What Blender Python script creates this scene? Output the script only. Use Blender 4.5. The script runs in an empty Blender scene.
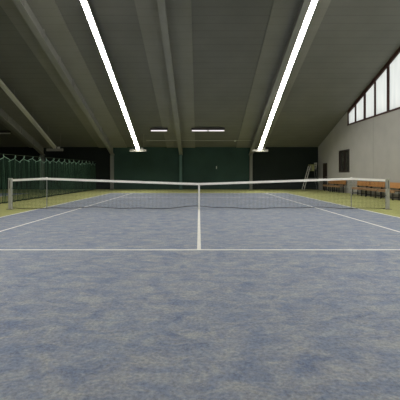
import bpy, bmesh, math, random
from mathutils import Vector, Matrix

random.seed(7)
S = bpy.context.scene
C = S.collection

# ------------------------------------------------------------------ camera, world, exposure
cam_d = bpy.data.cameras.new('camera')
cam = bpy.data.objects.new('camera', cam_d); C.objects.link(cam)
cam.location = (0, 0, 1.195)
cam.rotation_euler = (math.pi / 2, 0, 0)
cam_d.sensor_width = 36.0
cam_d.lens = 31.5
cam_d.shift_x = 0.0025
cam_d.shift_y = -0.065
cam_d.clip_end = 200
S.camera = cam

w = bpy.data.worlds.new('overcast_sky'); S.world = w
w.use_nodes = True
w.node_tree.nodes['Background'].inputs[0].default_value = (0.98, 0.97, 0.97, 1)
w.node_tree.nodes['Background'].inputs[1].default_value = 1.4

S.view_settings.view_transform = 'Standard'
S.view_settings.look = 'None'
S.view_settings.gamma = 1
S.view_settings.exposure = 0.0
S.view_settings.use_curve_mapping = False

STRIP_L = 40.0      # radiance of the two lit strips
TUBE_L = 1.1        # radiance of the ceiling tubes

# ------------------------------------------------------------------ dimensions
YB, YF, RIDGE = 27.2, -3.44, 11.88      # back wall, front wall, ridge
XR, XL = 9.26, -18.0                    # right wall, left wall
EAVE, SLOPE = 3.29, 0.34
NET_Y = 11.88
def roof(y): return EAVE + SLOPE * ((YB - y) if y > RIDGE else (y - YF))

# ------------------------------------------------------------------ materials
def mat(name, col, rough=0.6, metal=0.0, var=0.0, scale=4.0, bump=0.0, bscale=60.0, spec=0.3, stretch=(1, 1, 1)):
    m = bpy.data.materials.new(name); m.use_nodes = True
    nt = m.node_tree; b = nt.nodes['Principled BSDF']
    b.inputs['Base Color'].default_value = (*col, 1)
    b.inputs['Roughness'].default_value = rough
    b.inputs['Metallic'].default_value = metal
    b.inputs['Specular IOR Level'].default_value = spec
    tc = nt.nodes.new('ShaderNodeNewGeometry')
    mp = nt.nodes.new('ShaderNodeMapping'); mp.inputs['Scale'].default_value = stretch
    nt.links.new(tc.outputs['Position'], mp.inputs['Vector'])
    if var:
        n = nt.nodes.new('ShaderNodeTexNoise'); n.inputs['Scale'].default_value = scale
        n.inputs['Detail'].default_value = 5
        nt.links.new(mp.outputs[0], n.inputs['Vector'])
        r = nt.nodes.new('ShaderNodeMapRange')
        r.inputs['From Min'].default_value = 0.3; r.inputs['From Max'].default_value = 0.7
        r.inputs['To Min'].default_value = 1 - var; r.inputs['To Max'].default_value = 1 + var
        nt.links.new(n.outputs['Fac'], r.inputs['Value'])
        x = nt.nodes.new('ShaderNodeVectorMath'); x.operation = 'SCALE'
        x.inputs[0].default_value = col
        nt.links.new(r.outputs[0], x.inputs['Scale'])
        nt.links.new(x.outputs[0], b.inputs['Base Color'])
    if bump:
        n2 = nt.nodes.new('ShaderNodeTexNoise'); n2.inputs['Scale'].default_value = bscale
        nt.links.new(mp.outputs[0], n2.inputs['Vector'])
        bp = nt.nodes.new('ShaderNodeBump'); bp.inputs['Strength'].default_value = bump
        bp.inputs['Distance'].default_value = 0.01
        nt.links.new(n2.outputs['Fac'], bp.inputs['Height'])
        nt.links.new(bp.outputs[0], b.inputs['Normal'])
    return m

def carpet(name, a, b_, sand, fine=0.32):
    """sand-filled tennis carpet: pile colour, worn pile colour and patches of light sand"""
    m = bpy.data.materials.new(name); m.use_nodes = True
    nt = m.node_tree; L = nt.links; bs = nt.nodes['Principled BSDF']
    bs.inputs['Roughness'].default_value = 0.9; bs.inputs['Specular IOR Level'].default_value = 0.15
    g = nt.nodes.new('ShaderNodeNewGeometry')
    def noise(scale, detail, rough, sc=(1, 1, 1), dist=0.0):
        mp = nt.nodes.new('ShaderNodeMapping'); mp.inputs['Scale'].default_value = sc
        L.new(g.outputs['Position'], mp.inputs['Vector'])
        n = nt.nodes.new('ShaderNodeTexNoise')
        n.inputs['Scale'].default_value = scale; n.inputs['Detail'].default_value = detail
        n.inputs['Roughness'].default_value = rough; n.inputs['Distortion'].default_value = dist
        L.new(mp.outputs[0], n.inputs['Vector']); return n.outputs['Fac']
    def ramp(sock, lo, hi, tlo=0.0, thi=1.0):
        r = nt.nodes.new('ShaderNodeMapRange'); r.inputs['From Min'].default_value = lo; r.inputs['From Max'].default_value = hi
        r.inputs['To Min'].default_value = tlo; r.inputs['To Max'].default_value = thi
        L.new(sock, r.inputs['Value']); return r.outputs[0]
    def mix(f, c1, c2):
        x = nt.nodes.new('ShaderNodeMix'); x.data_type = 'RGBA'
        L.new(f, x.inputs['Factor'])
        for s, c in ((x.inputs['A'], c1), (x.inputs['B'], c2)):
            if isinstance(c, tuple): s.default_value = (*c, 1)
            else: L.new(c, s)
        return x.outputs['Result']
    c1 = mix(ramp(noise(3.4, 10, 0.85, (0.7, 1.0, 1), 0.3), 0.36, 0.62), a, b_)
    c2 = mix(ramp(noise(6.0, 9, 0.8, (0.6, 1.0, 1), 0.6), 0.42, 0.68, 0.0, 0.85), c1, sand)
    sc = nt.nodes.new('ShaderNodeVectorMath'); sc.operation = 'SCALE'
    L.new(c2, sc.inputs[0]); L.new(ramp(noise(45, 4, 0.8), 0.3, 0.7, 1 - fine, 1 + fine), sc.inputs['Scale'])
    L.new(sc.outputs[0], bs.inputs['Base Color'])
    bp = nt.nodes.new('ShaderNodeBump'); bp.inputs['Strength'].default_value = 0.25; bp.inputs['Distance'].default_value = 0.01
    L.new(noise(120, 2, 0.6), bp.inputs['Height']); L.new(bp.outputs[0], bs.inputs['Normal'])
    return m

def boarded(name, col, pitch, axis, groove=0.8, var=0.06):
    """boards or sheets with thin darker joints every `pitch` metres along an axis"""
    m = mat(name, col, 0.8, var=var, scale=0.9)
    nt = m.node_tree; L = nt.links; bs = nt.nodes['Principled BSDF']
    src = bs.inputs['Base Color'].links[0].from_socket
    g = nt.nodes.new('ShaderNodeNewGeometry'); sep = nt.nodes.new('ShaderNodeSeparateXYZ')
    L.new(g.outputs['Position'], sep.inputs[0])
    d = nt.nodes.new('ShaderNodeMath'); d.operation = 'DIVIDE'; d.inputs[1].default_value = pitch
    L.new(sep.outputs[axis], d.inputs[0])
    f = nt.nodes.new('ShaderNodeMath'); f.operation = 'FRACT'; L.new(d.outputs[0], f.inputs[0])
    lt = nt.nodes.new('ShaderNodeMath'); lt.operation = 'LESS_THAN'; lt.inputs[1].default_value = 0.1
    L.new(f.outputs[0], lt.inputs[0])
    r = nt.nodes.new('ShaderNodeMapRange'); r.inputs['To Min'].default_value = 1.0; r.inputs['To Max'].default_value = groove
    L.new(lt.outputs[0], r.inputs['Value'])
    sc = nt.nodes.new('ShaderNodeVectorMath'); sc.operation = 'SCALE'
    L.new(src, sc.inputs[0]); L.new(r.outputs[0], sc.inputs['Scale']); L.new(sc.outputs[0], bs.inputs['Base Color'])
    return m

def emit(name, col, strength):
    m = bpy.data.materials.new(name); m.use_nodes = True
    nt = m.node_tree; nt.nodes.clear()
    o = nt.nodes.new('ShaderNodeOutputMaterial'); e = nt.nodes.new('ShaderNodeEmission')
    e.inputs[0].default_value = (*col, 1); e.inputs[1].default_value = strength
    nt.links.new(e.outputs[0], o.inputs[0]); return m

def wood(name, col, dark):
    m = bpy.data.materials.new(name); m.use_nodes = True
    nt = m.node_tree; L = nt.links; bs = nt.nodes['Principled BSDF']
    bs.inputs['Roughness'].default_value = 0.45
    tc = nt.nodes.new('ShaderNodeTexCoord'); mp = nt.nodes.new('ShaderNodeMapping')
    mp.inputs['Scale'].default_value = (14, 0.8, 14)
    L.new(tc.outputs['Object'], mp.inputs['Vector'])
    n = nt.nodes.new('ShaderNodeTexNoise'); n.inputs['Scale'].default_value = 2.5; n.inputs['Detail'].default_value = 6
    L.new(mp.outputs[0], n.inputs['Vector'])
    x = nt.nodes.new('ShaderNodeMix'); x.data_type = 'RGBA'
    x.inputs['A'].default_value = (*dark, 1); x.inputs['B'].default_value = (*col, 1)
    L.new(n.outputs['Fac'], x.inputs['Factor']); L.new(x.outputs['Result'], bs.inputs['Base Color'])
    return m

def see_through_net(name, col, cell, fill):
    """knotted netting: square cords with open cells between them"""
    m = bpy.data.materials.new(name); m.use_nodes = True
    nt = m.node_tree; L = nt.links; bs = nt.nodes['Principled BSDF']; out = nt.nodes['Material Output']
    bs.inputs['Base Color'].default_value = (*col, 1); bs.inputs['Roughness'].default_value = 0.85
    tc = nt.nodes.new('ShaderNodeTexCoord'); sep = nt.nodes.new('ShaderNodeSeparateXYZ')
    L.new(tc.outputs['Object'], sep.inputs[0])
    def cord(sock):
        d = nt.nodes.new('ShaderNodeMath'); d.operation = 'DIVIDE'; d.inputs[1].default_value = cell; L.new(sock, d.inputs[0])
        f = nt.nodes.new('ShaderNodeMath'); f.operation = 'FRACT'; L.new(d.outputs[0], f.inputs[0])
        l = nt.nodes.new('ShaderNodeMath'); l.operation = 'LESS_THAN'; l.inputs[1].default_value = fill; L.new(f.outputs[0], l.inputs[0])
        return l.outputs[0]
    mx = nt.nodes.new('ShaderNodeMath'); mx.operation = 'MAXIMUM'
    L.new(cord(sep.outputs['Y']), mx.inputs[0]); L.new(cord(sep.outputs['Z']), mx.inputs[1])
    t = nt.nodes.new('ShaderNodeBsdfTransparent'); ms = nt.nodes.new('ShaderNodeMixShader')
    L.new(mx.outputs[0], ms.inputs[0]); L.new(t.outputs[0], ms.inputs[1]); L.new(bs.outputs[0], ms.inputs[2])
    L.new(ms.outputs[0], out.inputs['Surface'])
    return m

def frosted(name):
    m = bpy.data.materials.new(name); m.use_nodes = True
    nt = m.node_tree; L = nt.links; nt.nodes.clear()
    o = nt.nodes.new('ShaderNodeOutputMaterial')
    tr = nt.nodes.new('ShaderNodeBsdfTranslucent'); tr.inputs[0].default_value = (0.86, 0.88, 0.86, 1)
    gl = nt.nodes.new('ShaderNodeBsdfGlossy'); gl.inputs['Roughness'].default_value = 0.3
    g = nt.nodes.new('ShaderNodeNewGeometry'); mp = nt.nodes.new('ShaderNodeMapping'); mp.inputs['Scale'].default_value = (1, 5, 0.6)
    n = nt.nodes.new('ShaderNodeTexNoise'); n.inputs['Scale'].default_value = 1.2
    L.new(g.outputs['Position'], mp.inputs['Vector']); L.new(mp.outputs[0], n.inputs['Vector'])
    x = nt.nodes.new('ShaderNodeMix'); x.data_type = 'RGBA'
    x.inputs['A'].default_value = (0.72, 0.75, 0.74, 1); x.inputs['B'].default_value = (0.92, 0.93, 0.90, 1)
    L.new(n.outputs['Fac'], x.inputs['Factor']); L.new(x.outputs['Result'], tr.inputs[0])
    ms = nt.nodes.new('ShaderNodeMixShader'); ms.inputs[0].default_value = 0.05
    L.new(tr.outputs[0], ms.inputs[1]); L.new(gl.outputs[0], ms.inputs[2]); L.new(ms.outputs[0], o.inputs[0])
    return m

M = dict(
    green_carpet=carpet('green_carpet', (0.31, 0.33, 0.10), (0.415, 0.42, 0.16), (0.50, 0.49, 0.24)),
    blue_carpet=carpet('blue_carpet', (0.160, 0.200, 0.300), (0.262, 0.302, 0.380), (0.45, 0.44, 0.405)),
    line_white=mat('line_white', (0.84, 0.82, 0.76), 0.9, var=0.08, scale=9),
    roof_sheet=boarded('roof_sheet', (0.195, 0.194, 0.172), 0.42, 'Y', 0.86),
    roof_pale=boarded('roof_pale', (0.275, 0.27, 0.232), 0.42, 'Y', 0.92),
    wall_dark=mat('wall_dark', (0.008, 0.015, 0.011), 0.75, var=0.15, scale=0.7, bump=0.1),
    wall_green=mat('wall_green', (0.024, 0.056, 0.042), 0.75, var=0.15, scale=0.7, bump=0.1),
    wall_black=mat('wall_black', (0.007, 0.011, 0.009), 0.8, var=0.15, scale=0.7),
    wall_grey=mat('wall_grey', (0.43, 0.417, 0.385), 0.85, var=0.05, scale=1.3, bump=0.15, bscale=35),
    steel_grey=mat('steel_grey', (0.30, 0.298, 0.265), 0.55, var=0.06, scale=2),
    column_grey=mat('column_grey', (0.19, 0.195, 0.17), 0.55, var=0.06, scale=2),
    steel_teal=mat('steel_teal', (0.07, 0.14, 0.115), 0.5, var=0.08, scale=2),
    lamp_body=mat('lamp_body', (0.62, 0.61, 0.53), 0.5, var=0.04),
    end_plate=mat('end_plate', (0.27, 0.26, 0.22), 0.6, var=0.04),
    lamp_dark=mat('lamp_dark', (0.05, 0.045, 0.04), 0.5, var=0.05),
    lamp_off=mat('lamp_off', (0.75, 0.74, 0.64), 0.4, var=0.03),
    strip_lit=emit('strip_lit', (1.0, 0.98, 0.93), STRIP_L),
    tube_lit=emit('tube_lit', (1.0, 0.92, 0.95), TUBE_L),
    tube_dim=mat('tube_dim', (0.6, 0.6, 0.58), 0.35),
    pipe=mat('pipe', (0.42, 0.41, 0.36), 0.5, var=0.04),
    frame_brown=mat('frame_brown', (0.055, 0.022, 0.018), 0.5, var=0.15, scale=6),
    frame_dark=mat('frame_dark', (0.035, 0.026, 0.02), 0.5, var=0.15, scale=6),
    door_brown=mat('door_brown', (0.030, 0.020, 0.016), 0.5, var=0.2, scale=6),
    glass_dark=mat('glass_dark', (0.045, 0.045, 0.037), 0.15, spec=0.5),
    frosted=frosted('frosted'),
    post=mat('post_metal', (0.44, 0.44, 0.395), 0.45, metal=0.0, var=0.10, scale=8),
    post_dark=mat('post_dark', (0.10, 0.10, 0.09), 0.5, var=0.1),
    tape=mat('net_tape', (0.90, 0.88, 0.83), 0.8, var=0.04, scale=5),
    cord=mat('net_cord', (0.02, 0.022, 0.022), 0.8),
    divider=see_through_net('divider_netting', (0.038, 0.100, 0.056), 0.045, 0.11),
    rope=mat('green_rope', (0.20, 0.32, 0.24), 0.8, var=0.1),
    hem=mat('dark_hem', (0.03, 0.045, 0.02), 0.9, var=0.1),
    bench_wood=wood('bench_wood', (0.62, 0.30, 0.09), (0.42, 0.19, 0.055)),
    bench_seat=wood('bench_seat', (0.42, 0.25, 0.13), (0.30, 0.17, 0.085)),
    bench_leg=mat('bench_leg', (0.015, 0.015, 0.016), 0.45, var=0.1),
    chair_white=mat('chair_white', (0.60, 0.58, 0.52), 0.5, var=0.05),
    chair_dark=mat('chair_dark', (0.16, 0.16, 0.15), 0.5, var=0.1),
    chair_yellow=mat('chair_yellow', (0.30, 0.31, 0.13), 0.7, var=0.1, scale=8),
    white_plastic=mat('white_plastic', (0.7, 0.7, 0.68), 0.4),
)

# ------------------------------------------------------------------ mesh helpers
def box(bm, x0, x1, y0, y1, z0, z1, mtx=None):
    vs = [Vector((x, y, z)) for z in (z0, z1) for y in (y0, y1) for x in (x0, x1)]
    if mtx: vs = [mtx @ v for v in vs]
    v = [bm.verts.new(p) for p in vs]
    for f in ((0, 2, 3, 1), (4, 5, 7, 6), (0, 1, 5, 4), (2, 6, 7, 3), (0, 4, 6, 2), (1, 3, 7, 5)):
        bm.faces.new([v[i] for i in f])

def bar(bm, p, q, r, n=8, r2=None):
    p, q = Vector(p), Vector(q); d = (q - p).normalized()
    u = d.orthogonal().normalized(); k = d.cross(u)
    rings = []
    for c, rr in ((p, r), (q, r if r2 is None else r2)):
        rings.append([bm.verts.new(c + rr * (math.cos(2 * math.pi * i / n) * u + math.sin(2 * math.pi * i / n) * k)) for i in range(n)])
    for i in range(n):
        j = (i + 1) % n
        bm.faces.new((rings[0][i], rings[0][j], rings[1][j], rings[1][i]))
    bm.faces.new(rings[0][::-1]); bm.faces.new(rings[1])

def tube(bm, pts, r, n=6):
    pts = [Vector(p) for p in pts]; rings = []
    for i, p in enumerate(pts):
        d = (pts[min(i + 1, len(pts) - 1)] - pts[max(i - 1, 0)]).normalized()
        u = d.cross(Vector((0, 0, 1)))
        u = u.normalized() if u.length > 1e-4 else Vector((1, 0, 0))
        k = u.cross(d)
        rings.append([bm.verts.new(p + r * (math.cos(2 * math.pi * j / n) * u + math.sin(2 * math.pi * j / n) * k)) for j in range(n)])
    for a, b in zip(rings, rings[1:]):
        for j in range(n):
            bm.faces.new((a[j], a[(j + 1) % n], b[(j + 1) % n], b[j]))
    bm.faces.new(rings[0][::-1]); bm.faces.new(rings[-1])

def prism_yz(bm, poly, x0, x1):
    a = [bm.verts.new((x0, y, z)) for y, z in poly]; b = [bm.verts.new((x1, y, z)) for y, z in poly]
    bm.faces.new(a); bm.faces.new(b[::-1])
    for i in range(len(poly)):
        j = (i + 1) % len(poly)
        bm.faces.new((a[i], b[i], b[j], a[j]))

def sweep_yz(bm, pts, x0, x1, dz0, dz1):
    """box section following (y, z) points, from z+dz0 to z+dz1"""
    rows = [[bm.verts.new(c) for c in ((x0, y, z + dz0), (x1, y, z + dz0), (x1, y, z + dz1), (x0, y, z + dz1))] for y, z in pts]
    for a, b in zip(rows, rows[1:]):
        for i in range(4):
            j = (i + 1) % 4
            bm.faces.new((a[i], a[j], b[j], b[i]))
    bm.faces.new(rows[0][::-1]); bm.faces.new(rows[-1])

def obj(name, bm, m, parent=None, bevel=0.0, smooth=False, loc=None):
    bmesh.ops.recalc_face_normals(bm, faces=bm.faces[:])
    me = bpy.data.meshes.new(name); bm.to_mesh(me); bm.free()
    me.materials.append(m)
    o = bpy.data.objects.new(name, me); C.objects.link(o)
    if parent: o.parent = parent
    if loc: o.location = loc
    if smooth:
        for p in me.polygons: p.use_smooth = True
    if bevel:
        b = o.modifiers.new('bevel', 'BEVEL'); b.width = bevel; b.segments = 2; b.limit_method = 'ANGLE'
    return o

def B(): return bmesh.new()

def thing(name, label, cat, loc=(0, 0, 0), rotz=0, group=None):
    o = bpy.data.objects.new(name, None); C.objects.link(o)
    o.location = loc; o.rotation_euler = (0, 0, rotz); o.empty_display_size = 0.2
    o['label'] = label; o['category'] = cat
    if group: o['group'] = group
    return o

def tag(o, label, cat, group=None):
    o['label'] = label; o['category'] = cat
    if group: o['group'] = group
    return o

def struct(name, bm, m, parent=None, **k):
    o = obj(name, bm, m, parent, **k); o['kind'] = 'structure'; return o

def struct_root(name, loc=(0, 0, 0)):
    o = bpy.data.objects.new(name, None); C.objects.link(o); o.location = loc; o['kind'] = 'structure'; return o

def dup(root, loc, label, group=None):
    r = root.copy(); C.objects.link(r); r.location = loc; r['label'] = label
    if group: r['group'] = group
    for ch in list(root.children):
        c = ch.copy(); C.objects.link(c); c.parent = r
        for g in ch.children:
            d = g.copy(); C.objects.link(d); d.parent = c
    return r

# ------------------------------------------------------------------ floor and courts
b = B(); box(b, XL, XR + 0.3, YF, YB, -0.2, 0.0); struct('floor', b, M['green_carpet'])

COURT_END = 21.77                                   # far baseline
NEAR_END = 2 * NET_Y - COURT_END - 4.0
def court(name, x0, x1, edge_lines, inner):
    bb = B(); box(bb, x0, x1, NEAR_END, COURT_END, 0.0, 0.006)
    c = struct(name, bb, M['blue_carpet'])
    for nm, (a0, a1, c0, c1) in edge_lines + inner:
        bb = B(); box(bb, a0, a1, c0, c1, 0.006, 0.009)
        struct(nm, bb, M['line_white'], c)
    return c
D, SG = 5.485, 4.115
court('court_surface', -D, D,
      [('doubles_sideline', (-D, -D + 0.05, NEAR_END, COURT_END)), ('doubles_sideline', (D - 0.05, D, NEAR_END, COURT_END)),
       ('baseline', (-D + 0.05, D - 0.05, COURT_END - 0.08, COURT_END))],
      [('singles_sideline', (-SG - 0.025, -SG + 0.025, NEAR_END, COURT_END - 0.08)),
       ('singles_sideline', (SG - 0.025, SG + 0.025, NEAR_END, COURT_END - 0.08)),
       ('service_line', (-SG + 0.025, SG - 0.025, NET_Y - 6.42, NET_Y - 6.37)),
       ('service_line', (-SG + 0.025, SG - 0.025, NET_Y + 6.0, NET_Y + 6.05)),
       ('centre_service_line', (-0.03, 0.03, NET_Y - 6.37, NET_Y + 6.0))])
court('neighbouring_court_surface', -17.6, -10.5,
      [('doubles_sideline', (-10.55, -10.5, NEAR_END, COURT_END))], [])

# ------------------------------------------------------------------ walls and roof
b = B(); box(b, -6.7, 4.1, YB, YB + 0.3, 0, EAVE + 0.3); struct('wall_back', b, M['wall_green'])
b = B(); box(b, 4.1, XR + 0.3, YB, YB + 0.3, 0, EAVE + 0.3); struct('wall_back_right', b, M['wall_dark'])
b = B(); box(b, XL - 0.3, -6.7, YB, YB + 0.3, 0, EAVE + 0.3); struct('wall_back_left', b, M['wall_black'])
b = B(); box(b, XL - 0.3, XR + 0.3, YF - 0.3, YF, 0, EAVE + 0.3); struct('wall_front', b, M['wall_green'])
b = B(); prism_yz(b, [(YF, 0), (YB, 0), (YB, EAVE + .3), (RIDGE, roof(RIDGE) + .3), (YF, EAVE + .3)], XL - 0.3, XL)
struct('wall_left', b, M['wall_black'])

# right gable wall with openings for door, small window and clerestory
CL0, CL1, CLZ = 2 * RIDGE - 21.82, 21.82, 4.2
WY0, WY1, WZ0, WZ1 = 21.53, 23.15, 1.29, 2.74
DY0, DY1, DZ = 25.28, 26.12, 2.0
b = B(); t = 0.3
def cell(y0, y1, z0, z1=None):
    if z1 is None:
        poly = [(y0, z0), (y1, z0), (y1, roof(y1) + .05)] + ([(RIDGE, roof(RIDGE) + .05)] if y0 < RIDGE < y1 else []) + [(y0, roof(y0) + .05)]
    else: poly = [(y0, z0), (y1, z0), (y1, z1), (y0, z1)]
    prism_yz(b, poly, XR, XR + t)
cell(YF, CL0, 0); cell(CL0, WY0, 0, CLZ)
cell(WY0, CL1, 0, WZ0); cell(WY0, CL1, WZ1, CLZ)
cell(CL1, WY1, 0, WZ0); cell(CL1, WY1, WZ1)
cell(WY1, DY0, 0); cell(DY0, DY1, DZ); cell(DY1, YB, 0)
struct('wall_right', b, M['wall_grey'])
b = B()
for y in (18.6,):
    box(b, XR - 0.004, XR, y - 0.012, y + 0.012, 0.0, min(CLZ - 0.06, roof(y)))
struct('trim_1', b, M['steel_grey'])

# ceiling: two slopes
b = B()
sweep_yz(b, [(YB + 0.3, EAVE - SLOPE * 0.3), (RIDGE, roof(RIDGE)), (YF - 0.3, EAVE - SLOPE * 0.3)], XL - 0.3, XR + 0.3, 0.0, 0.25)
ceil = struct('ceiling', b, M['roof_sheet'])
FX = (-12.1, -6.7, -1.4, 4.0)
for x in FX:  # paler, slightly lower band of roof on both sides of each frame
    b = B(); sweep_yz(b, [(YB, EAVE), (RIDGE, roof(RIDGE)), (YF, EAVE)], x - 1.1, x + 1.1, -0.05, 0.0)
    struct('pale_roof_band', b, M['roof_pale'], ceil)

# portal frames: I-section rafters and columns
for i, x in enumerate(FX):
    r = struct_root('roof_frame', (x, YB, 0))
    cm = M['steel_teal'] if i == 2 else M['column_grey']
    pts = [(0, EAVE - 0.05), (RIDGE - YB, roof(RIDGE) - 0.05), (YF - YB, EAVE - 0.05)]
    b = B()
    sweep_yz(b, pts, -0.02, 0.02, -0.55, 0.0)
    sweep_yz(b, pts, -0.14, 0.14, -0.585, -0.55)
    for k in range(1, 9):                                            # web stiffeners
        y = -k * 1.75
        z = EAVE - 0.05 - SLOPE * y
        box(b, -0.12, 0.12, y - 0.006, y + 0.006, z - 0.55, z - 0.02)
    struct('rafter', b, M['steel_grey'], r)
    for y0 in (-0.40, YF - YB + 0.03):
        y1 = y0 + 0.37
        b = B()
        h = EAVE - 0.62
        box(b, -0.10, 0.10, y0, y0 + 0.03, 0, h); box(b, -0.10, 0.10, y1 - 0.03, y1, 0, h)
        box(b, -0.015, 0.015, y0 + 0.03, y1 - 0.03, 0, h)
        box(b, -0.16, 0.16, y0 - 0.02, y1, 0, 0.02)
        struct('column', b, cm, r)

# conduit across the roof below the ceiling, between the light strips
b = B(); yc = 25.86; zc = roof(yc) - 0.0
bar(b, (-3.9, yc, zc - 0.08), (3.9, yc, zc - 0.08), 0.022, 8)
cr = tag(obj('conduit_pipe', b, M['pipe']), 'thin pale conduit pipe running across the ceiling just above the dark green back wall', 'pipe')
for x in (-3.6, -2.6, 0.2, 1.4, 2.6, 3.6):
    b = B(); box(b, x - 0.02, x + 0.02, yc - 0.02, yc + 0.02, zc - 0.08, zc - 0.057); obj('pipe_clip', b, M['pipe'], cr)
b = B(); box(b, 2.6, 2.74, yc - 0.06, yc + 0.04, zc - 0.15, zc - 0.065); jb = obj('junction_box', b, M['white_plastic'], cr, 0.01)
b = B(); box(b, 2.615, 2.725, yc - 0.068, yc - 0.06, zc - 0.14, zc - 0.075); obj('cover', b, M['white_plastic'], jb)

# ------------------------------------------------------------------ openings of the right wall
# clerestory
cw = struct_root('window_1', (XR, RIDGE, CLZ))
half = CL1 - RIDGE
def ctop(y): return roof(RIDGE + y) - CLZ - 0.10
b = B()
box(b, -0.02, 0.10, -half, half, 0, 0.09)                           # sill rail
sweep_yz(b, [(half, ctop(half)), (0, ctop(0)), (-half, ctop(half))], -0.02, 0.10, -0.10, 0.12)
struct('window_frame', b, M['frame_brown'], cw)
ys = [half - 0.05, 20.75 - RIDGE, 19.6 - RIDGE, 18.45 - RIDGE, 17.17 - RIDGE, 15.9 - RIDGE, 14.7 - RIDGE, 13.45 - RIDGE, 12.2 - RIDGE]
ys = ys + [-y for y in reversed(ys)]
for i, y in enumerate(ys):
    wd = 0.075 if i % 2 == 0 and i not in (0, len(ys) - 1) else 0.045
    if i in (0, len(ys) - 1): wd = 0.03
    b = B(); box(b, -0.015, 0.09, y - wd, y + wd, 0.05, ctop(y) - 0.02)
    struct('mullion', b, M['frame_brown'], cw)
for y1, y0 in zip(ys, ys[1:]):
    b = B()
    poly = [(y0, 0.06), (y1, 0.06), (y1, ctop(y1) - 0.02)] + ([(0, ctop(0) - 0.02)] if y0 < 0 < y1 else []) + [(y0, ctop(y0) - 0.02)]
    prism_yz(b, poly, 0.05, 0.056)
    struct('pane', b, M['frosted'], cw)

# small dark window, slightly recessed
wr = struct_root('window_2', (XR, (WY0 + WY1) / 2, WZ0))
hw, hh = (WY1 - WY0) / 2, WZ1 - WZ0
b = B()
for (a0, a1, z0, z1) in ((-hw, hw, 0, .09), (-hw, hw, hh - .07, hh), (-hw, -hw + .055, .09, hh - .07), (hw - .055, hw, .09, hh - .07), (-.03, .03, .09, hh - .07)):
    box(b, -0.02, 0.14, a0, a1, z0, z1)
struct('window_frame', b, M['frame_dark'], wr, bevel=0.008)
for s in (-1, 1):
    b = B(); box(b, 0.08, 0.09, min(s * .03, s * (hw - .055)), max(s * .03, s * (hw - .055)), .09, hh - .07)
    struct('pane', b, M['glass_dark'], wr)
b = B(); box(b, 0.02, 0.05, 0.06, 0.09, hh * .45, hh * .6); bar(b, (-0.03, 0.03, hh * .5), (-0.03, 0.03, hh * .62), 0.012)
box(b, -0.03, -0.02, 0.02, 0.04, hh * .49, hh * .52)
struct('window_handle', b, M['chair_dark'], wr)
b = B(); box(b, 0.15, t, -hw, hw, 0, hh); struct('window_backing', b, M['wall_black'], wr)

dr = struct_root('door_1', (XR, (DY0 + DY1) / 2, 0))
hw = (DY1 - DY0) / 2
b = B()
box(b, -0.02, 0.14, -hw, -hw + .06, 0, DZ); box(b, -0.02, 0.14, hw - .06, hw, 0, DZ); box(b, -0.02, 0.14, -hw + .06, hw - .06, DZ - .06, DZ)
struct('door_frame', b, M['frame_dark'], dr, bevel=0.006)
b = B(); box(b, 0.05, 0.10, -hw + .06, hw - .06, 0.01, DZ - .06)
for z0, z1 in ((0.15, 0.85), (1.0, 1.8)): box(b, 0.035, 0.05, -hw + .16, hw - .16, z0, z1)
struct('door_leaf', b, M['door_brown'], dr, bevel=0.006)
b = B(); bar(b, (0.05, -hw + .12, 1.0), (-0.01, -hw + .12, 1.0), 0.012); bar(b, (-0.01, -hw + .12, 1.0), (-0.01, -hw + .25, 1.0), 0.012)
struct('door_handle', b, M['post'], dr)
b = B(); box(b, 0.2, t, -hw, hw, 0, DZ); struct('door_backing', b, M['wall_black'], dr)

# ------------------------------------------------------------------ strip lights under the roof
def strip(x, label, lit, zoff=0.0):
    y_end, z_end, sl = 24.85, 2.96 + zoff, 0.40
    root = thing('strip_light', label, 'light', (x, y_end, z_end), 0, 'long strip lights below the roof slope')
    up = RIDGE - y_end
    top = min(z_end - sl * up, roof(RIDGE) - 0.22) - z_end
    far = 2 * up
    pts = [(0, 0.03)] + [(up * k / 12, -0.0 + top * k / 12 + 0.03 + 0.10 * math.sin(math.pi * k / 12)) for k in range(1, 13)]
    pts += [(far - y, z) for y, z in reversed(pts[:-1])]
    bb = B(); sweep_yz(bb, pts, -0.118, 0.118, -0.024, 0.11); obj('housing', bb, M['lamp_body'], root)
    bb = B(); sweep_yz(bb, pts, -0.106, 0.106, -0.034, -0.024); obj('diffuser', bb, M['strip_lit'] if lit else M['lamp_off'], root)
    for y in (0.0, far):
        bb = B(); s = 1 if y == 0 else -1
        box(bb, -0.58, 0.58, y + s * 0.0 - 0.02, y + s * 0.0 + 0.1, -0.185, -0.005) if s == 1 else box(bb, -0.58, 0.58, y - 0.1, y + 0.02, -0.185, -0.005)
        obj('end_plate', bb, M['end_plate'], root, 0.01)
    bb = B(); box(bb, 0.18, 0.34, 0.0, 0.08, -0.005, 0.12); obj('connection_box', bb, M['lamp_body'], root, 0.01)
    for k in (1, 3, 5, 7, 9, 11):
        for pt in (pts[k], pts[-1 - k]):
            zc_ = roof(y_end + pt[0]) - z_end
            bb = B(); bar(bb, (0, pt[0], pt[1] + 0.1), (0, pt[0], zc_ - 0.0), 0.0045, 6)
            obj('hanger_rod', bb, M['pipe'], root)
    for s, y in ((1, 0.04), (-1, far - 0.04)):
        for xx in (-0.4, 0.4):
            bb = B(); bar(bb, (xx, y, -0.01), (xx, y, roof(y_end) - z_end + 0.0), 0.0045, 6)
            obj('hanger_rod', bb, M['pipe'], root)
    return root
strip(-4.33, 'bright white strip light on the ceiling, nearer the green dividing net', True)
strip(4.33, 'bright white strip light on the ceiling, nearer the high gable windows', True)
strip(-10.25, 'unlit beige strip light high above the green dividing net', False, 0.05)

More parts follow.
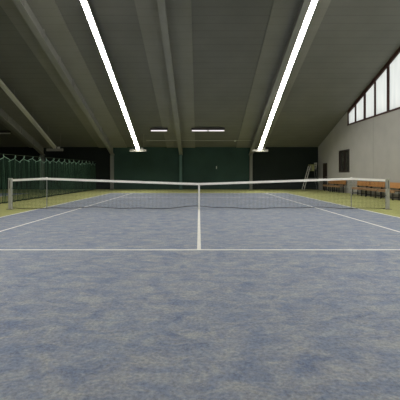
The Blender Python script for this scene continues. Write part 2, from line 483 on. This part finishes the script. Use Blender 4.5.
# ceiling tubes near the back wall
def tube_light(x0, x1, y, n, label, lit):
    z = roof(y); wd = x1 - x0
    root = thing('tube_light', label, 'light', ((x0 + x1) / 2, y, z), 0, 'short tube lights on the ceiling near the back wall')
    h = wd / 2
    bb = B(); box(bb, -h, h, -0.09, 0.09, -0.18, -0.031); obj('housing', bb, M['lamp_dark'], root, 0.01)
    L_ = wd / n
    for k in range(n):
        bb = B(); a = -h + k * L_
        bar(bb, (a + 0.04, -0.02, -0.215), (a + L_ - 0.04, -0.02, -0.215), 0.042, 10)
        obj('tube', bb, M['tube_lit'] if lit else M['tube_dim'], root, smooth=False)
        for q in (a + 0.005, a + L_ - 0.045):
            bb = B(); box(bb, q, q + 0.04, -0.06, 0.03, -0.255, -0.17)
            obj('tube_holder', bb, M['lamp_body'], root)
tube_light(-3.32, -2.15, 24.0, 1, 'short lit ceiling light with a single tube', True)
tube_light(-0.52, 1.76, 24.0, 2, 'long lit ceiling light with two tubes end to end', True)
tube_light(-14.4, -13.15, 24.4, 1, 'dim unlit tube light on the dark ceiling over the neighbouring court', False)

# fitting on the back wall
b = B(); box(b, -0.03, 0.03, -0.03, 0, -0.10, 0.10); box(b, -0.015, 0.015, -0.06, -0.03, 0.0, 0.03)
tag(obj('wall_hook', b, M['white_plastic'], None, 0.008, loc=(1.36, YB, 1.70)), 'small pale hook fitting on the dark green back wall below the two-tube light', 'hook')

# ------------------------------------------------------------------ tennis net, posts and singles sticks
PX, SX = 6.40, 5.18
def ztop(x):
    a = abs(x)
    return 0.885 + (1.065 - 0.885) * (a / SX) ** 1.03 if a < SX else 1.068 + (1.012 - 1.068) * (a - SX) / (PX - SX)
net = thing('tennis_net', 'dark tennis net with white headband stretched across the blue court', 'net', (0, NET_Y, 0))
N = 128
XE = PX - 0.08
xs = [-XE + 2 * XE * i / N for i in range(N + 1)]
b = B()
rows = []
for x in xs:
    z = ztop(x)
    rows.append([b.verts.new(c) for c in ((x, -0.010, z + 0.004), (x, 0.010, z + 0.004), (x, 0.028, z - 0.070), (x, -0.028, z - 0.070))])
for a, c in zip(rows, rows[1:]):
    for i in range(4): b.faces.new((a[i], a[(i + 1) % 4], c[(i + 1) % 4], c[i]))
b.faces.new(rows[0][::-1]); b.faces.new(rows[-1])
obj('headband', b, M['tape'], net)
rnd = random.Random(3)
ph = [rnd.uniform(0, 6.28) for _ in range(4)]
def zbot(x):
    return 0.045 + 0.018 * math.sin(1.7 * x + ph[0]) + 0.014 * math.sin(4.1 * x + ph[1]) + 0.05 * math.exp(-(x * 2.2) ** 2)
b = B()
cell_ = 0.045; r_ = 0.0022
def flat(bm, pts, dx, dz):
    rows = [[bm.verts.new((p[0] + s * dx, y, p[1] + s * dz)) for s, y in ((-1, -r_), (1, -r_), (1, r_), (-1, r_))] for p in pts]
    for a, c in zip(rows, rows[1:]):
        for i in range(4): bm.faces.new((a[i], a[(i + 1) % 4], c[(i + 1) % 4], c[i]))
nv = int(2 * XE / cell_)
for i in range(nv + 1):
    x = -XE + 2 * XE * i / nv
    flat(b, [(x, zbot(x)), (x, ztop(x) - 0.06)], r_, 0)
xs2 = [-XE + 2 * XE * i / 64 for i in range(65)]
for k in range(21):
    f = k / 20
    flat(b, [(x, zbot(x) * (1 - f) + (ztop(x) - 0.06) * f) for x in xs2], 0, r_)
obj('netting', b, M['cord'], net)
b = B(); tube(b, [(x, 0, zbot(x)) for x in xs], 0.010, 5); obj('bottom_cord', b, M['cord'], net)
b = B(); box(b, -0.028, 0.028, -0.018, -0.014, 0.02, 0.885); box(b, -0.028, 0.028, 0.014, 0.018, 0.02, 0.885)
box(b, -0.028, 0.028, -0.018, 0.018, 0.885, 0.892); box(b, -0.028, 0.028, -0.018, 0.018, 0.012, 0.022)
box(b, -0.02, 0.02, -0.014, 0.014, 0.0, 0.012)
obj('centre_strap', b, M['tape'], net)

def post(x, s, label):
    r = thing('net_post', label, 'net post', (x, NET_Y, 0), 0, 'net posts')
    b = B(); box(b, -0.05, 0.05, -0.05, 0.05, 0, 1.03); obj('post', b, M['post'], r, 0.008)
    b = B(); box(b, -0.056, 0.056, -0.056, 0.056, 1.03, 1.055); obj('cap', b, M['post'], r, 0.008)
    b = B(); box(b, -0.10, 0.10, -0.10, 0.10, 0, 0.012); obj('base_plate', b, M['post_dark'], r, 0.004)
    b = B(); box(b, s * 0.05 - 0.012, s * 0.05 + 0.012, -0.03, 0.03, 0.55, 0.82)
    wi = obj('winder', b, M['post_dark'], r, 0.004)
    b = B(); bar(b, (s * 0.05, 0, 0.70), (s * 0.085, 0, 0.70), 0.018); obj('crank_socket', b, M['post_dark'], wi)
    b = B(); box(b, -0.012, 0.012, -0.056, -0.05, 0.70, 0.98); obj('slot', b, M['post_dark'], r)
    for z in (0.2, 0.45, 0.7, 0.95):
        b = B(); box(b, -s * 0.05 - 0.012, -s * 0.05 + 0.012, -0.01, 0.01, z, z + 0.03)
        obj('net_hook', b, M['post_dark'], r)
    return r
post(-PX, -1, 'silver square net post standing on green carpet beside the green dividing net')
post(PX, 1, 'silver square net post standing in front of the wooden benches')

def stick(x, label):
    r = thing('singles_stick', label, 'singles stick', (x, NET_Y + 0.03, 0), 0, 'singles sticks')
    b = B(); bar(b, (0, 0, 0.0), (0, 0, ztop(x) - 0.01), 0.014, 8); obj('stick', b, M['post'], r)
    b = B(); bar(b, (0, 0, 0), (0, 0, 0.012), 0.05, 12); obj('foot', b, M['post_dark'], r)
    b = B(); box(b, -0.02, 0.02, -0.05, 0.02, ztop(x), ztop(x) + 0.02); box(b, -0.02, 0.02, 0.0, 0.02, ztop(x) - 0.05, ztop(x))
    obj('net_clip', b, M['tape'], r)
stick(-SX, 'slim grey singles stick propping the net on the dividing net side')
stick(SX, 'slim grey singles stick propping the net on the bench side')

# ------------------------------------------------------------------ green dividing net
NX = -8.0
dn = thing('divider_net', 'see-through green dividing net hung in scallops from a rope between the two courts', 'net', (NX, YB, 0))
def rope_z(y): return 2.17 - 0.0125 * (-y)      # y is measured from the back wall, negative
PK = 0.80
LEN = 30.0
b = B(); n = int(LEN / 0.05)
cols = []
NZ = 10
for i in range(n + 1):
    y = -0.15 - i * 0.05
    u = ((-y) % PK) / PK
    sag = 0.31 * (1 - (2 * abs(u - 0.5)) ** 1.5) * (0.88 + 0.12 * math.sin(i * 0.05 * 2.3))
    zt = rope_z(y) - 0.02 - max(sag, 0)
    col = []
    for k in range(NZ + 1):
        f = k / NZ
        z = 0.02 + (zt - 0.02) * f
        amp = 0.14 * (1 - 0.55 * f)
        px = amp * math.sin(2 * math.pi * (-y) / 0.40 + 0.6 * math.sin(y * 1.7 + f * 1.5)) + 0.03 * math.sin(y * 11 + f * 2)
        col.append(b.verts.new((px, y, z)))
    cols.append(col)
for a, c in zip(cols, cols[1:]):
    for k in range(NZ): b.faces.new((a[k], c[k], c[k + 1], a[k + 1]))
edge_top = [c[NZ].co.copy() for c in cols]; edge_bot = [c[0].co.copy() for c in cols]
obj('netting', b, M['divider'], dn, smooth=True)
b = B(); tube(b, edge_top, 0.012, 5); obj('edge_cord', b, M['rope'], dn)
b = B(); tube(b, edge_bot, 0.022, 5); obj('bottom_hem', b, M['hem'], dn)
b = B(); tube(b, [(0, -y * 0.5, rope_z(-y * 0.5)) for y in range(0, int(2 * (YB - YF)) + 1)], 0.008, 5); obj('support_rope', b, M['hem'], dn)

# ------------------------------------------------------------------ benches along the right wall
def bench(y0, y1, label):
    L_ = y1 - y0; h = L_ / 2
    r = thing('bench', label, 'bench', (XR, (y0 + y1) / 2, 0), 0, 'wooden benches along the right wall')
    b = B()
    for x in (-0.50, -0.385, -0.27): box(b, x, x + 0.105, -h, h, 0.425, 0.455)
    box(b, -0.505, -0.48, -h, h, 0.335, 0.424)
    obj('seat', b, M['bench_seat'], r, 0.006)
    b = B(); mt = Matrix.Translation((-0.13, 0, 0.5)) @ Matrix.Rotation(math.radians(8), 4, 'Y')
    box(b, -0.015, 0.015, -h, h, 0.03, 0.30, mt)
    obj('backrest', b, M['bench_wood'], r, 0.006)
    for s in (-1, 1):
        y = s * (h - 0.2)
        b = B()
        box(b, -0.475, -0.435, y - 0.02, y + 0.02, 0, 0.425)              # front leg
        mt = Matrix.Translation((-0.17, y, 0.0))
        box(b, -0.02, 0.02, -0.02, 0.02, 0, 0.52, mt)                  # rear leg
        box(b, -0.45, -0.19, y - 0.018, y + 0.018, 0.39, 0.425)
        box(b, -0.45, -0.19, y - 0.018, y + 0.018, 0.10, 0.14)
        mt = Matrix.Translation((-0.13, y, 0.5)) @ Matrix.Rotation(math.radians(8), 4, 'Y')
        box(b, -0.04, -0.0151 + 0.0, -0.02, 0.02, 0.0, 0.04, mt)
        box(b, 0.0151, 0.035, -0.02, 0.02, -0.03, 0.28, mt)
        box(b, -0.19, -0.09, y - 0.018, y + 0.018, 0.47, 0.505)
        lf = obj('leg_frame', b, M['bench_leg'], r)
        for x in (-0.455, -0.17):
            b = B(); box(b, x - 0.024, x + 0.024, y - 0.024, y + 0.024, 0, 0.015); obj('foot_cap', b, M['bench_leg'], lf)
    b = B(); box(b, -0.335, -0.305, -h + 0.22, h - 0.22, 0.10, 0.13); obj('stretcher', b, M['bench_leg'], r)
    return r
b1 = bench(23.32, 24.78, 'wooden bench furthest back along the grey wall, beside the dark brown door')
def more(y0, label): return dup(b1, (XR, y0 + 0.73, 0), label)
more(21.82, 'wooden bench standing below the small dark window in the grey wall')
more(18.78, 'wooden bench along grey wall, first one after the gap in the row')
more(17.25, 'wooden bench along grey wall, second one after the gap in the row')
more(15.70, 'wooden bench along grey wall, nearest of the row, past the net post')

# ------------------------------------------------------------------ umpire chair
uc = thing('umpire_chair', 'tall white umpire chair with yellow-green armrests in the back corner by the brown door', 'umpire chair', (8.45, 26.35, 0))
for y in (-0.26, 0.26):
    b = B(); bar(b, (-0.62, y, 0), (-0.14, y * 0.85, 1.80), 0.028, 8); obj('ladder_rail', b, M['chair_white'], uc)
    b = B(); bar(b, (0.50, y, 0), (0.28, y * 0.85, 1.55), 0.018, 8); obj('rear_leg', b, M['chair_dark'], uc)
for k in range(1, 6):
    f = k / 6.0
    x = -0.62 + 0.48 * f; z = 1.80 * f; yy = 0.26 * (1 - 0.15 * f)
    b = B(); box(b, x - 0.03, x + 0.05, -yy, yy, z - 0.012, z + 0.012); obj('rung', b, M['chair_white'], uc)
for y in (-0.235, 0.235):
    b = B(); bar(b, (-0.40, y, 0.86), (0.39, y, 0.86), 0.014, 6); obj('brace', b, M['post'], uc)
    b = B(); bar(b, (-0.20, y, 1.535), (0.30, y, 1.535), 0.016, 6); obj('seat_rail', b, M['chair_dark'], uc)
b = B(); bar(b, (0.39, -0.24, 0.86), (0.39, 0.24, 0.86), 0.012, 6); obj('brace', b, M['chair_dark'], uc)
b = B(); box(b, -0.20, 0.30, -0.25, 0.25, 1.55, 1.60); obj('seat', b, M['chair_dark'], uc, 0.012)
b = B()
mt = Matrix.Translation((0.27, 0, 1.60)) @ Matrix.Rotation(math.radians(6), 4, 'Y')
for y in (-0.24, 0.21): box(b, 0.015, 0.04, y, y + 0.03, -0.05, 0.45, mt)
box(b, 0.018, 0.036, -0.21, 0.21, 0.40, 0.43, mt)
br = obj('backrest', b, M['chair_white'], uc, 0.004)
for z0, z1 in ((0.0, 0.10), (0.16, 0.26), (0.32, 0.44)):
    b = B(); box(b, -0.015, 0.015, -0.24, 0.24, z0, z1, mt); obj('slat', b, M['post'], br, 0.006)
for y in (-0.25, 0.25):
    b = B(); box(b, -0.14, 0.30, y - 0.03, y + 0.03, 1.86, 1.90); ar = obj('armrest', b, M['chair_yellow'], uc, 0.006)
    b = B(); box(b, -0.10, -0.07, y - 0.015, y + 0.015, 1.60, 1.86); obj('armrest_support', b, M['chair_dark'], ar)
    b = B(); box(b, -0.01, 0.15, y - 0.012, y + 0.012, 1.42, 1.86); obj('side_panel', b, M['chair_yellow'], ar, 0.004)
